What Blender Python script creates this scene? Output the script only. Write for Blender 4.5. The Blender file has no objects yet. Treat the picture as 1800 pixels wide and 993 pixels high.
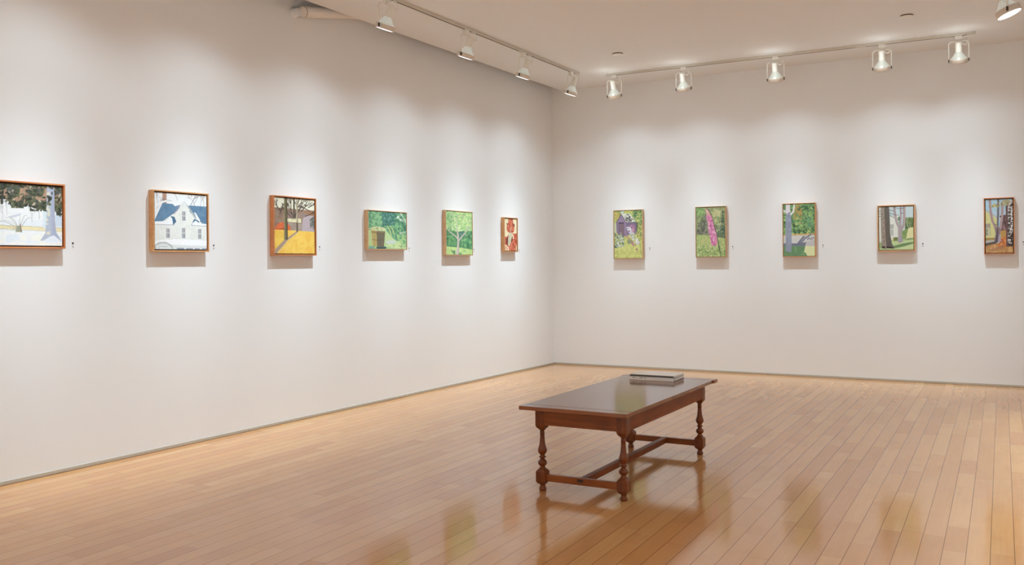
import bpy, bmesh, math, random
import numpy as np
from mathutils import Vector, Matrix

COL = bpy.context.scene.collection
PI = math.pi

# ------------------------------------------------------------------ helpers
def lin(c):
    c = c / 255.0
    return c / 12.92 if c <= 0.04045 else ((c + 0.055) / 1.055) ** 2.4

def rgb(r, g, b):
    return (lin(r), lin(g), lin(b), 1.0)

def simple(name, col, rough=0.5, spec=0.5, metal=0.0, coat=0.0, emit=None, estr=0.0):
    m = bpy.data.materials.new(name); m.use_nodes = True
    p = m.node_tree.nodes['Principled BSDF']
    p.inputs['Base Color'].default_value = col
    p.inputs['Roughness'].default_value = rough
    p.inputs['Specular IOR Level'].default_value = spec
    p.inputs['Metallic'].default_value = metal
    p.inputs['Coat Weight'].default_value = coat
    if emit:
        p.inputs['Emission Color'].default_value = emit
        p.inputs['Emission Strength'].default_value = estr
    return m

class NT:
    """small node-graph helper"""
    def __init__(s, name):
        s.m = bpy.data.materials.new(name); s.m.use_nodes = True
        s.t = s.m.node_tree; s.n = s.t.nodes; s.p = s.n['Principled BSDF']
    def put(s, node, idx, v):
        if hasattr(v, 'is_output'):
            s.t.links.new(v, node.inputs[idx])
        else:
            node.inputs[idx].default_value = v
    def math(s, op, a, b=0.0, c=0.0, clamp=False):
        n = s.n.new('ShaderNodeMath'); n.operation = op; n.use_clamp = clamp
        s.put(n, 0, a); s.put(n, 1, b); s.put(n, 2, c); return n.outputs[0]
    def coords(s):
        return s.n.new('ShaderNodeTexCoord').outputs['Object']
    def sep(s, v):
        n = s.n.new('ShaderNodeSeparateXYZ'); s.put(n, 0, v); return n.outputs
    def comb(s, x, y, z):
        n = s.n.new('ShaderNodeCombineXYZ'); s.put(n, 0, x); s.put(n, 1, y); s.put(n, 2, z); return n.outputs[0]
    def white(s, v):
        n = s.n.new('ShaderNodeTexWhiteNoise'); n.noise_dimensions = '3D'; s.put(n, 'Vector', v); return n.outputs['Value']
    def noise(s, v, scale, detail=3.0, rough=0.5):
        n = s.n.new('ShaderNodeTexNoise'); s.put(n, 'Vector', v); n.inputs['Scale'].default_value = scale
        n.inputs['Detail'].default_value = detail; n.inputs['Roughness'].default_value = rough; return n.outputs['Fac']
    def ramp(s, f, stops):
        n = s.n.new('ShaderNodeValToRGB'); s.put(n, 0, f); e = n.color_ramp.elements
        e[0].position, e[0].color = stops[0]; e[1].position, e[1].color = stops[-1]
        for pos, c in stops[1:-1]:
            k = e.new(pos); k.color = c
        return n.outputs[0]
    def mix(s, f, a, b, mode='MIX'):
        n = s.n.new('ShaderNodeMix'); n.data_type = 'RGBA'; n.blend_type = mode
        s.put(n, 0, f); s.put(n, 6, a); s.put(n, 7, b); return n.outputs[2]
    def scale(s, v, sx, sy, sz):
        n = s.n.new('ShaderNodeVectorMath'); n.operation = 'MULTIPLY'; s.put(n, 0, v); n.inputs[1].default_value = (sx, sy, sz); return n.outputs[0]
    def bump(s, h, strength, dist):
        n = s.n.new('ShaderNodeBump'); s.put(n, 'Height', h); n.inputs['Strength'].default_value = strength
        n.inputs['Distance'].default_value = dist; s.t.links.new(n.outputs[0], s.p.inputs['Normal'])

class MB:
    """collects shapes, becomes ONE mesh object"""
    def __init__(s):
        s.v = []; s.f = []; s.mi = []; s.sm = []
    def add(s, verts, faces, mi=0, smooth=False):
        o = len(s.v); s.v += [tuple(v) for v in verts]
        for f in faces:
            s.f.append(tuple(i + o for i in f)); s.mi.append(mi); s.sm.append(smooth)
    def box(s, x0, x1, y0, y1, z0, z1, mi=0, bev=0.0, M=None):
        if bev > 0:
            bm = bmesh.new(); bmesh.ops.create_cube(bm, size=1.0)
            for v in bm.verts:
                v.co = Vector(((x0 + x1) / 2 + v.co.x * (x1 - x0), (y0 + y1) / 2 + v.co.y * (y1 - y0), (z0 + z1) / 2 + v.co.z * (z1 - z0)))
            bmesh.ops.bevel(bm, geom=bm.edges[:], offset=bev, segments=2, profile=0.5, affect='EDGES')
            bm.verts.index_update()
            vs = [v.co.copy() for v in bm.verts]; fs = [[v.index for v in f.verts] for f in bm.faces]; bm.free()
        else:
            vs = [Vector(c) for c in ((x0, y0, z0), (x1, y0, z0), (x1, y1, z0), (x0, y1, z0), (x0, y0, z1), (x1, y0, z1), (x1, y1, z1), (x0, y1, z1))]
            fs = [(3, 2, 1, 0), (4, 5, 6, 7), (0, 1, 5, 4), (1, 2, 6, 5), (2, 3, 7, 6), (3, 0, 4, 7)]
        if M is not None: vs = [M @ v for v in vs]
        s.add(vs, fs, mi)
    def loft(s, rings, mi=0, smooth=False, cap0=True, cap1=True, M=None):
        """rings: list of equal-length loops of points"""
        n = len(rings[0]); vs = [Vector(p) for r in rings for p in r]
        if M is not None: vs = [M @ v for v in vs]
        fs = []
        for k in range(len(rings) - 1):
            for i in range(n):
                j = (i + 1) % n
                fs.append((k * n + i, k * n + j, (k + 1) * n + j, (k + 1) * n + i))
        s.add(vs, fs, mi, smooth)
        o = len(s.v) - len(vs)
        if cap0: s.f.append(tuple(o + i for i in reversed(range(n)))); s.mi.append(mi); s.sm.append(False)
        if cap1: s.f.append(tuple(o + (len(rings) - 1) * n + i for i in range(n))); s.mi.append(mi); s.sm.append(False)
    def lathe(s, prof, seg=24, mi=0, smooth=True, cap0=True, cap1=True, M=None):
        s.loft([[(r * math.cos(2 * PI * i / seg), r * math.sin(2 * PI * i / seg), z) for i in range(seg)] for r, z in prof], mi, smooth, cap0, cap1, M)
    def tube(s, pts, rad, seg=8, mi=0):
        pts = [Vector(p) for p in pts]; rings = []; up = None
        for k, p in enumerate(pts):
            t = (pts[min(k + 1, len(pts) - 1)] - pts[max(k - 1, 0)]).normalized()
            if up is None:
                up = Vector((0, 0, 1)) if abs(t.z) < 0.9 else Vector((0, 1, 0))
            a = (up - t * up.dot(t)).normalized(); b = t.cross(a); up = a
            rings.append([p + (a * math.cos(2 * PI * i / seg) + b * math.sin(2 * PI * i / seg)) * rad for i in range(seg)])
        s.loft(rings, mi, True)
    def build(s, name, mats, parent=None, loc=None):
        me = bpy.data.meshes.new(name); me.from_pydata(s.v, [], s.f); me.update()
        if not isinstance(mats, (list, tuple)): mats = [mats]
        for m in mats: me.materials.append(m)
        me.polygons.foreach_set('material_index', s.mi)
        me.polygons.foreach_set('use_smooth', s.sm)
        o = bpy.data.objects.new(name, me); COL.objects.link(o)
        if parent is not None: o.parent = parent
        if loc is not None: o.location = loc
        return o

def tag(o, label=None, cat=None, group=None, kind=None):
    if label: o['label'] = label
    if cat: o['category'] = cat
    if group: o['group'] = group
    if kind: o['kind'] = kind
    return o

def empty(name, loc=(0, 0, 0), rz=0.0):
    o = bpy.data.objects.new(name, None); COL.objects.link(o)
    o.location = loc; o.rotation_euler = (0, 0, rz); o.empty_display_size = 0.1
    return o

def children(o): return [c for c in bpy.data.objects if c.parent is o]

def copy_tree(o, parent=None):
    c = o.copy(); COL.objects.link(c)
    if parent is not None: c.parent = parent
    for ch in children(o): copy_tree(ch, c)
    return c

# ------------------------------------------------------------------ room frame
# corner of the two seen walls at the origin; the back wall is y = 0 (x to the right),
# the left wall runs from the corner towards the camera along E, its normal N points into the room
W = -0.02714
E = Vector((W, -1, 0)).normalized()
N = Vector((-E.y, E.x, 0))
H = 3.2            # underside of the ceiling
TOP = 3.62         # deck above it
XR, YF = 5.55, -11.6
GAP = 0.1394       # slot between left wall and ceiling edge
def L(s, off, z=0.0): return E * s + N * off + Vector((0, 0, z))
M_L = Matrix(((E.x, N.x, 0, 0), (E.y, N.y, 0, 0), (0, 0, 1, 0), (0, 0, 0, 1)))   # local x along the wall, y into the room

# ------------------------------------------------------------------ materials
def mat_floor():
    t = NT('maple_strip_floor')
    x, y, z = t.sep(t.coords())
    w = 0.0865
    xr = t.math('DIVIDE', t.math('SUBTRACT', x, 4.5972 - 60 * w), w)
    row = t.math('FLOOR', xr); fx = t.math('FRACT', xr)
    r1 = t.white(t.comb(row, 3.1, 0.5)); r2 = t.white(t.comb(row, 7.7, 1.5))
    Lr = t.math('MULTIPLY_ADD', r1, 0.55, 0.5)
    yy = t.math('ADD', t.math('DIVIDE', y, Lr), t.math('MULTIPLY', r2, 23.0))
    yy = t.math('ADD', yy, t.math('MULTIPLY', t.math('SINE', t.math('MULTIPLY_ADD', yy, 2.1, t.math('MULTIPLY', row, 1.7))), 0.30))
    idx = t.math('FLOOR', yy); fy = t.math('FRACT', yy)
    tone = t.white(t.comb(row, idx, 4.0)); tone2 = t.white(t.comb(row, idx, 9.0))
    dx = t.math('MULTIPLY', t.math('MINIMUM', fx, t.math('SUBTRACT', 1.0, fx)), w)
    dy = t.math('MULTIPLY', t.math('MINIMUM', fy, t.math('SUBTRACT', 1.0, fy)), Lr)
    def crack(d, w0, soft, k): return t.math('MULTIPLY', t.math('SUBTRACT', 1.0, t.math('DIVIDE', t.math('SUBTRACT', d, w0), soft, clamp=True), clamp=True), k)
    gap = t.math('MAXIMUM', crack(dx, 0.0007, 0.0009, 1.0), crack(dy, 0.0004, 0.0008, 0.5))
    base = t.ramp(tone, [(0.0, FLOOR_C[0]), (0.22, FLOOR_C[1]), (0.5, FLOOR_C[2]), (0.8, FLOOR_C[3]), (1.0, FLOOR_C[4])])
    base = t.mix(t.math('MULTIPLY', t.math('SUBTRACT', tone2, 0.6, clamp=True), 0.9), base, rgb(186, 128, 94))
    gv = t.comb(t.math('ADD', t.math('MULTIPLY', x, 70.0), t.math('MULTIPLY', tone2, 50.0)), t.math('MULTIPLY', y, 2.6), t.math('MULTIPLY', tone, 30.0))
    g1 = t.noise(gv, 1.0, 4.0, 0.6)
    base = t.mix(t.math('MULTIPLY', t.math('SUBTRACT', g1, 0.35, clamp=True), 0.55), base, FLOOR_G)
    blot = t.noise(t.comb(x, t.math('MULTIPLY', y, 0.6), tone), 7.0, 3.0, 0.55)
    base = t.mix(t.math('MULTIPLY', t.math('SUBTRACT', blot, 0.52, clamp=True), 1.1), base, FLOOR_G)
    base = t.mix(t.math('MULTIPLY', gap, 0.9), base, rgb(88, 56, 38))
    t.t.links.new(base, t.p.inputs['Base Color'])
    t.t.links.new(t.math('MULTIPLY_ADD', gap, -0.42, 0.5), t.p.inputs['Specular IOR Level'])
    t.p.inputs['IOR'].default_value = 1.62
    rr = t.math('MULTIPLY_ADD', t.noise(t.comb(x, y, 1.0), 1.3, 2.0), 0.045, 0.075)
    rr = t.math('MULTIPLY_ADD', tone2, 0.03, rr)
    t.t.links.new(rr, t.p.inputs['Roughness'])
    return t.m

def mat_wood(name, dark, light, axis='x', rough=0.3, scale=1.0, spec=0.5):
    t = NT(name); c = t.coords()
    sc = {'x': (3, 45, 45), 'y': (45, 3, 45), 'z': (45, 45, 3)}[axis]
    g = t.noise(t.scale(c, *[k * scale for k in sc]), 1.0, 4.0, 0.6)
    g2 = t.noise(t.scale(c, 9, 9, 9), 1.0, 2.0, 0.5)
    f = t.math('ADD', t.math('MULTIPLY', g, 0.75), t.math('MULTIPLY', g2, 0.35))
    t.t.links.new(t.ramp(f, [(0.35, dark), (0.72, light)]), t.p.inputs['Base Color'])
    t.p.inputs['Roughness'].default_value = rough
    t.p.inputs['Specular IOR Level'].default_value = spec
    return t.m

def mat_wall(name, col, rough=0.75):
    t = NT(name); c = t.coords()
    n = t.noise(c, 1.4, 2.0)
    t.t.links.new(t.mix(n, col, tuple(k * 0.985 for k in col[:3]) + (1,)), t.p.inputs['Base Color'])
    t.p.inputs['Roughness'].default_value = rough
    t.p.inputs['Specular IOR Level'].default_value = 0.25
    t.bump(t.noise(c, 160.0, 2.0), 0.05, 0.001)
    return t.m

FLOOR_C = [rgb(190, 134, 81), rgb(197, 142, 88), rgb(200, 146, 92), rgb(202, 150, 96), rgb(206, 156, 102)]
FLOOR_G = rgb(174, 113, 65)
WALL_C = (0.80, 0.79, 0.775, 1)
M_wall = mat_wall('wall_paint', WALL_C)
M_ceil = mat_wall('ceiling_paint', (0.80, 0.785, 0.765, 1), 0.85)
M_floor = mat_floor()
M_base = simple('reveal_shade', rgb(186, 176, 160), 0.6, 0.3)  # grey holds the shade of the recessed reveal at the wall foot
M_pipe = mat_wall('pipe_paint', (0.78, 0.72, 0.65, 1), 0.6)
M_track = simple('track_enamel', rgb(206, 198, 184), 0.45)
M_slot = simple('track_slot', rgb(92, 74, 58), 0.6)
M_white = simple('white_enamel', rgb(232, 228, 218), 0.35)
M_ring = simple('ring_enamel', rgb(216, 204, 190), 0.5)
M_dark = simple('dark_screw', rgb(52, 46, 42), 0.4)
M_cord = simple('white_cord', rgb(225, 220, 208), 0.4)
M_bulb = simple('reflector_glass', rgb(196, 201, 190), 0.12, 0.8, 0.35, emit=(0.96, 1.0, 0.95, 1), estr=0.2)
M_lens = simple('lit_lens', rgb(255, 252, 245), 0.2, emit=(0.93, 0.96, 1.0, 1), estr=5.0)

# ------------------------------------------------------------------ room shell
def structure(o): o['kind'] = 'structure'; return o
def slab(name, pts, z0, z1, mat):
    b = MB(); b.loft([[(p[0], p[1], z0) for p in pts], [(p[0], p[1], z1) for p in pts]]); return structure(b.build(name, mat))

T = 0.15
Pn = L(11.7, 0)     # left wall's near end
slab('floor', [(-0.6, -11.8), (5.8, -11.8), (5.8, 0.25), (-0.6, 0.25)], -0.1, 0.0, M_floor)
a, b_, c_, d_ = L(-T, 0), L(11.7, 0), L(11.7, -T), L(-T, -T)
slab('wall_left', [d_, c_, b_, a], 0, TOP, M_wall)
slab('wall_back', [(0, 0), (XR + T, 0), (XR + T, T), (0, T)], 0, TOP, M_wall)
slab('wall_right', [(XR, YF), (XR + T, YF), (XR + T, 0), (XR, 0)], 0, TOP, M_wall)
slab('wall_front', [(b_.x - 0.1, YF - T), (XR + T, YF - T), (XR + T, YF), (b_.x - 0.1, YF)], 0, TOP, M_wall)
e0, e1 = L(0, GAP), L(11.6, GAP)
slab('ceiling', [(e1.x, e1.y), (XR, YF), (XR, 0), (e0.x + 0.0, 0.0)], H, H + 0.14, M_ceil)
slab('ceiling_deck', [(-0.6, -11.8), (5.8, -11.8), (5.8, 0.25), (-0.6, 0.25)], TOP, TOP + 0.05, M_ceil)   # unseen deck added over the slot to keep outside light out

def reveal_strip(name, M, length):
    b = MB()
    b.box(0, length, -0.002, 0.007, 0.003, 0.021, 0, M=M)  # proud strip in place of a recessed reveal, shaded by its colour
    return structure(b.build(name, M_base))
reveal_strip('reveal_strip_left', M_L, 11.6)
MB_ = Matrix(((-1, 0, 0, XR), (0, -1, 0, 0), (0, 0, 1, 0), (0, 0, 0, 1)))
reveal_strip('reveal_strip_back', MB_, XR - 0.008)

# sloping pipe in the slot over the left wall
def pipe():
    root = empty('pipe', L(4.24, 0.0, 3.135))
    tag(root, 'cream painted pipe rising out of the left wall into the ceiling slot', 'pipe')
    p0, p1 = Vector(L(4.24, 0.062, 3.135)) - root.location, Vector(L(2.7, 0.07, 3.46)) - root.location
    d = (p1 - p0).normalized(); q = d.to_track_quat('Z', 'Y').to_matrix().to_4x4()
    R = 0.043
    b = MB(); n = (p1 - p0).length
    b.lathe([(R - 0.006, 0.0), (R, 0.004), (R, n)], 28, M=Matrix.Translation(p0) @ q)
    b.build('pipe_run', M_pipe, root)
    c = MB(); c.lathe([(R + 0.0008, 0.004), (R + 0.0008, 0.010)], 28, M=Matrix.Translation(p0) @ q)
    c.build('seam_ring', simple('pipe_seam', rgb(150, 125, 105), 0.6), root)
    f = MB()
    wallq = Vector(N).to_track_quat('Z', 'Y').to_matrix().to_4x4()
    f.lathe([(0.040, 0.0), (0.039, 0.004), (0.034, 0.007), (0.032, 0.05)], 28, M=Matrix.Translation(Vector(E) * 0.03 + Vector((0, 0, -0.006))) @ wallq)
    f.build('wall_flange', M_wall, root)
pipe()

# ------------------------------------------------------------------ ceiling cover plates
def cover_plate(x, y, label):
    root = empty('sprinkler_cover', (x, y, H))  # cover plate of a ceiling sprinkler, not a vent
    tag(root, label, 'ceiling plate', 'round cover plates in the ceiling')
    b = MB(); b.lathe([(0.020, -0.017), (0.046, -0.0155), (0.053, -0.013), (0.054, -0.010)], 36); b.build('plate', M_white, root)
    c = MB(); c.lathe([(0.050, -0.0105), (0.050, 0.0)], 36); c.build('shadow_collar', simple('plate_gap_shadow', rgb(120, 100, 85), 0.7), root)  # shadow gap between plate and ceiling, painted as a dark ring
cover_plate(1.416, -1.443, 'small round white cover plate on the ceiling beside the corner of the tracks')
cover_plate(3.977, -1.49, 'small round white cover plate on the ceiling towards the right end of the back track')

# ------------------------------------------------------------------ lighting tracks
def track(name, p0, p1, label, joints=()):
    p0, p1 = Vector(p0), Vector(p1); d = (p1 - p0); n = d.length; rz = math.atan2(d.y, d.x)
    root = empty('lighting_track', (p0.x, p0.y, H), rz); tag(root, label, 'lighting track', 'white lighting tracks on the ceiling')
    b = MB(); b.box(0, n, -0.018, 0.018, -0.022, 0.0, 0, 0.0015); b.build('rail', M_track, root)
    xs = [0.06] + [j for j in joints] + [n - 0.06]
    for i in range(len(xs) - 1):
        g = MB(); g.box(xs[i] + (0.045 if i else 0), xs[i + 1] - (0.045 if i < len(xs) - 2 else 0), -0.0065, 0.0065, -0.0228, -0.0212)
        g.build('slot', M_slot, root)
    for xx in (0.0, n):
        c = MB(); s = 1 if xx else -1
        c.box(min(xx, xx + s * 0.008), max(xx, xx + s * 0.008), -0.019, 0.019, -0.0235, 0.0, 0, 0.0015); c.build('end_cap', M_track, root)
    for j in joints:
        c = MB(); c.box(j - 0.045, j + 0.045, -0.0188, 0.0188, -0.0235, -0.0005, 0, 0.001); c.build('joiner', M_track, root)
OFF = 0.745
track('t', (0.4, YF + 0.75, 0), (4.9, YF + 0.75, 0), 'added white lighting track on the ceiling behind the viewpoint, outside the picture', (2.2,))  # unseen track, added to carry the fill lamps for camera-facing sides
track('t', L(0.82, OFF), L(6.9, OFF), 'white lighting track on the ceiling along the left wall', (1.22,))
track('t', (0.955, -0.607, 0), (4.45, -0.607, 0), 'white lighting track on the ceiling along the back wall', (2.55,))
track('t', (4.70, -1.85, 0), (4.70, -8.2, 0), 'white lighting track on the ceiling along the right wall, out of the picture', (3.0,))

# ------------------------------------------------------------------ track spotlights
TILT = math.radians(21)
def make_spot():
    root = empty('track_spotlight')
    b = MB(); b.box(-0.028, 0.028, -0.017, 0.017, -0.034, -0.0005, 0, 0.003); b.box(-0.012, 0.012, -0.010, 0.010, -0.044, -0.033, 0, 0.002)
    b.build('adapter', M_white, root)
    pz = -0.205
    y = MB(); pts = [(-0.081, 0, pz)]
    for k in range(9):
        t = PI - k / 8 * PI / 2; pts.append((-0.051 + 0.030 * math.cos(t), 0, -0.078 + 0.030 * math.sin(t)))
    for k in range(9):
        t = PI / 2 - k / 8 * PI / 2; pts.append((0.051 + 0.030 * math.cos(t), 0, -0.078 + 0.030 * math.sin(t)))
    pts.append((0.081, 0, pz)); y.tube(pts, 0.0048, 8); y.build('yoke', M_white, root)
    Mh = Matrix.Translation((0, 0, pz)) @ Matrix.Rotation(TILT, 4, 'X')
    r = MB()
    prof = [(0.0665, 0.004), (0.0725, 0.004), (0.0735, 0.002), (0.0735, -0.032), (0.0715, -0.034), (0.0675, -0.034), (0.0665, -0.032)]
    r.lathe(prof + [prof[0]], 40, cap0=False, cap1=False, M=Mh); r.build('trim_ring', M_ring, root)
    g = MB(); g.lathe([(0.0655, 0.002), (0.0645, 0.007), (0.052, 0.022), (0.040, 0.039), (0.031, 0.054), (0.027, 0.062)], 36, cap0=False, M=Mh)
    bl = g.build('reflector_bulb', M_bulb, root)
    l = MB(); l.lathe([(0.0662, -0.0315), (0.063, -0.0335), (0.045, -0.0352), (0.025, -0.0358), (0.002, -0.036)], 36, cap0=False, M=Mh); l.build('lens', M_lens, root)
    s = MB(); s.lathe([(0.026, 0.060), (0.0285, 0.063), (0.0285, 0.078), (0.027, 0.081), (0.027, 0.145), (0.024, 0.150), (0.010, 0.152)], 28, M=Mh); s.build('socket', M_white, root)
    for sx in (-1, 1):
        c = MB(); c.box(sx * 0.0805 - 0.004, sx * 0.0805 + 0.004, -0.006, 0.006, pz - 0.026, pz + 0.001, 0, 0.002); c.build('pivot_screw', M_dark, root)
    h = Mh @ Vector((0.012, 0, 0.150))
    c = MB(); q = []
    for k in range(25):
        t = k / 24
        px = h.x + (0.02 - h.x) * t + 0.062 * math.sin(PI * t); pz_ = h.z + (-0.036 - h.z) * t - 0.040 * math.sin(2 * PI * t) * (1 - t * 0.4)
        q.append((px, h.y * (1 - t) - 0.012 * t - 0.02 * math.sin(PI * t), pz_))
    c.tube(q, 0.0026, 6); c.build('cord', M_cord, root)
    return root

LIGHT_C = (0.685, 0.87, 1.0)
def beam_nodes(ld, theta0, power):
    """photometric profile of a flood reflector lamp: intensity falls off smoothly with the angle from the beam axis"""
    ld.use_nodes = True; t = ld.node_tree; em = t.nodes['Emission']
    tc = t.nodes.new('ShaderNodeTexCoord'); sp = t.nodes.new('ShaderNodeSeparateXYZ'); t.links.new(tc.outputs['Normal'], sp.inputs[0])
    def m(op, a, b=0.0):
        n = t.nodes.new('ShaderNodeMath'); n.operation = op
        for i, v in enumerate((a, b)):
            if hasattr(v, 'is_output'): t.links.new(v, n.inputs[i])
            else: n.inputs[i].default_value = v
        return n.outputs[0]
    ang = m('ARCCOSINE', m('MINIMUM', m('ABSOLUTE', sp.outputs[2]), 1.0))
    e = m('EXPONENT', m('MULTIPLY', m('POWER', m('DIVIDE', ang, theta0), power), -1.0))
    t.links.new(m('ADD', e, BEAM_SPILL), em.inputs['Strength'])
BEAM_SPILL = 0.052
def spot_lamp(root, power, aim, size=0):
    ld = bpy.data.lights.new('spot_beam', 'SPOT'); ld.energy = power; ld.color = LIGHT_C
    ld.spot_size = math.radians(136); ld.spot_blend = 0.75; ld.shadow_soft_size = 0.025
    beam_nodes(ld, math.radians(16.5), 2.0)
    lo = bpy.data.objects.new('spot_beam', ld); COL.objects.link(lo); lo.parent = root
    Mh = Matrix.Translation((0, 0, -0.205)) @ Matrix.Rotation(TILT, 4, 'X')
    lo.location = Mh @ Vector((0, 0, -0.050))
    inv = (Matrix.Translation(root.location) @ Matrix.Rotation(root.rotation_euler.z, 4, 'Z')).inverted()
    dirv = (inv @ Vector(aim)) - lo.location
    lo.rotation_euler = dirv.to_track_quat('-Z', 'Y').to_euler()
    if size:            # pale light escaping through the glass of the reflector bulb, up onto yoke, track and ceiling
        lk = bpy.data.lights.new('bulb_glow', 'POINT'); lk.energy = size; lk.color = (0.86, 0.97, 1.0); lk.shadow_soft_size = 0.04
        lko = bpy.data.objects.new('bulb_glow', lk); COL.objects.link(lko); lko.parent = root
        lko.location = Mh @ Vector((0, -0.145, 0.095))

proto = None
def place_spot(loc, towards, aim, label, power, size=0.0):
    """towards: horizontal direction the head tilts to"""
    global proto
    if proto is None:
        proto = make_spot(); o = proto
    else:
        o = spare_copy()
    o.location = (loc[0], loc[1], H - 0.022)
    o.rotation_euler = (0, 0, math.atan2(towards[1], towards[0]) - PI / 2)
    tag(o, label, 'spotlight', 'white track spotlights'); spots.append((o, power, aim, size))
    return o
spots = []
def spare_copy():
    c = proto.copy(); COL.objects.link(c)
    for ch in children(proto):
        k = ch.copy(); COL.objects.link(k); k.parent = c
    return c

P_L, P_B, P_R, P_F = 278.0, 160.0, 410.0, 1120.0
aimz = 0.0
AIM_IN = 0.06
NW = -N
for s, sa, lab in ((0.985, 1.03, 'white spotlight at the corner end of the left track, over the red iris painting'),
                   (2.0, 2.04, 'white spotlight on the left track, second from the corner, over the light green tree painting'),
                   (2.99, 3.17, 'white spotlight on the left track, third from the corner, over the bushel basket painting'),
                   (4.09, 4.31, 'white spotlight nearest the pipe on the left track, cut by the top of the picture'),
                   (5.2, 5.37, 'white spotlight on the left track over the snowy house painting, above the picture'),
                   (6.35, 6.5, 'white spotlight on the left track over the snowy spruce painting, above the picture')):
    place_spot(L(s, OFF), NW, L(sa, AIM_IN, aimz), lab, P_L)
for x, xa, lab in ((1.04, 0.96, 'white yoke spotlight at the corner end of the back track, over the purple shed painting'),
                   (1.80, 1.90, 'white yoke spotlight on the back track over the pink foxglove painting'),
                   (2.725, 2.82, 'white yoke spotlight on the middle of the back track over the grey trunk painting'),
                   (3.69, 3.74, 'white yoke spotlight on the back track just right of its joiner'),
                   (4.325, 4.60, 'white yoke spotlight at the right end of the back track with a looped cord')):
    place_spot((x, -0.607), (0, 1), (xa, -AIM_IN, aimz), lab, P_B, 0.5)
big = place_spot((4.695, -2.33), (1, 0), (XR - 0.2, -2.2, 0.0), 'lit white spotlight at the top right corner of the picture, glowing round lens showing', P_R)
big.scale = (1.15, 1.15, 1.15)
for i, yy in enumerate((-3.5, -4.9, -6.3, -7.7)):
    place_spot((4.70, yy), (1, 0), (XR - 0.2, yy, 0.0), 'added white spotlight on the right wall track, outside the picture, %s from the back wall' % ('second', 'third', 'fourth', 'fifth')[i], P_R)  # unseen lamps added to raise the room's ambient light
for i, xx in enumerate((0.7, 2.0, 3.3, 4.6)):
    place_spot((xx, YF + 0.75), (0, -1), (xx, YF + 0.2, 0.0), 'added white fill spotlight on the track behind the viewpoint, outside the picture, %s from the left wall' % ('first', 'second', 'third', 'fourth')[i], P_F)  # unseen fill lamps, added to brighten surfaces that face the camera
for o, pw, aim, size in spots: spot_lamp(o, pw, aim, size)


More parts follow.
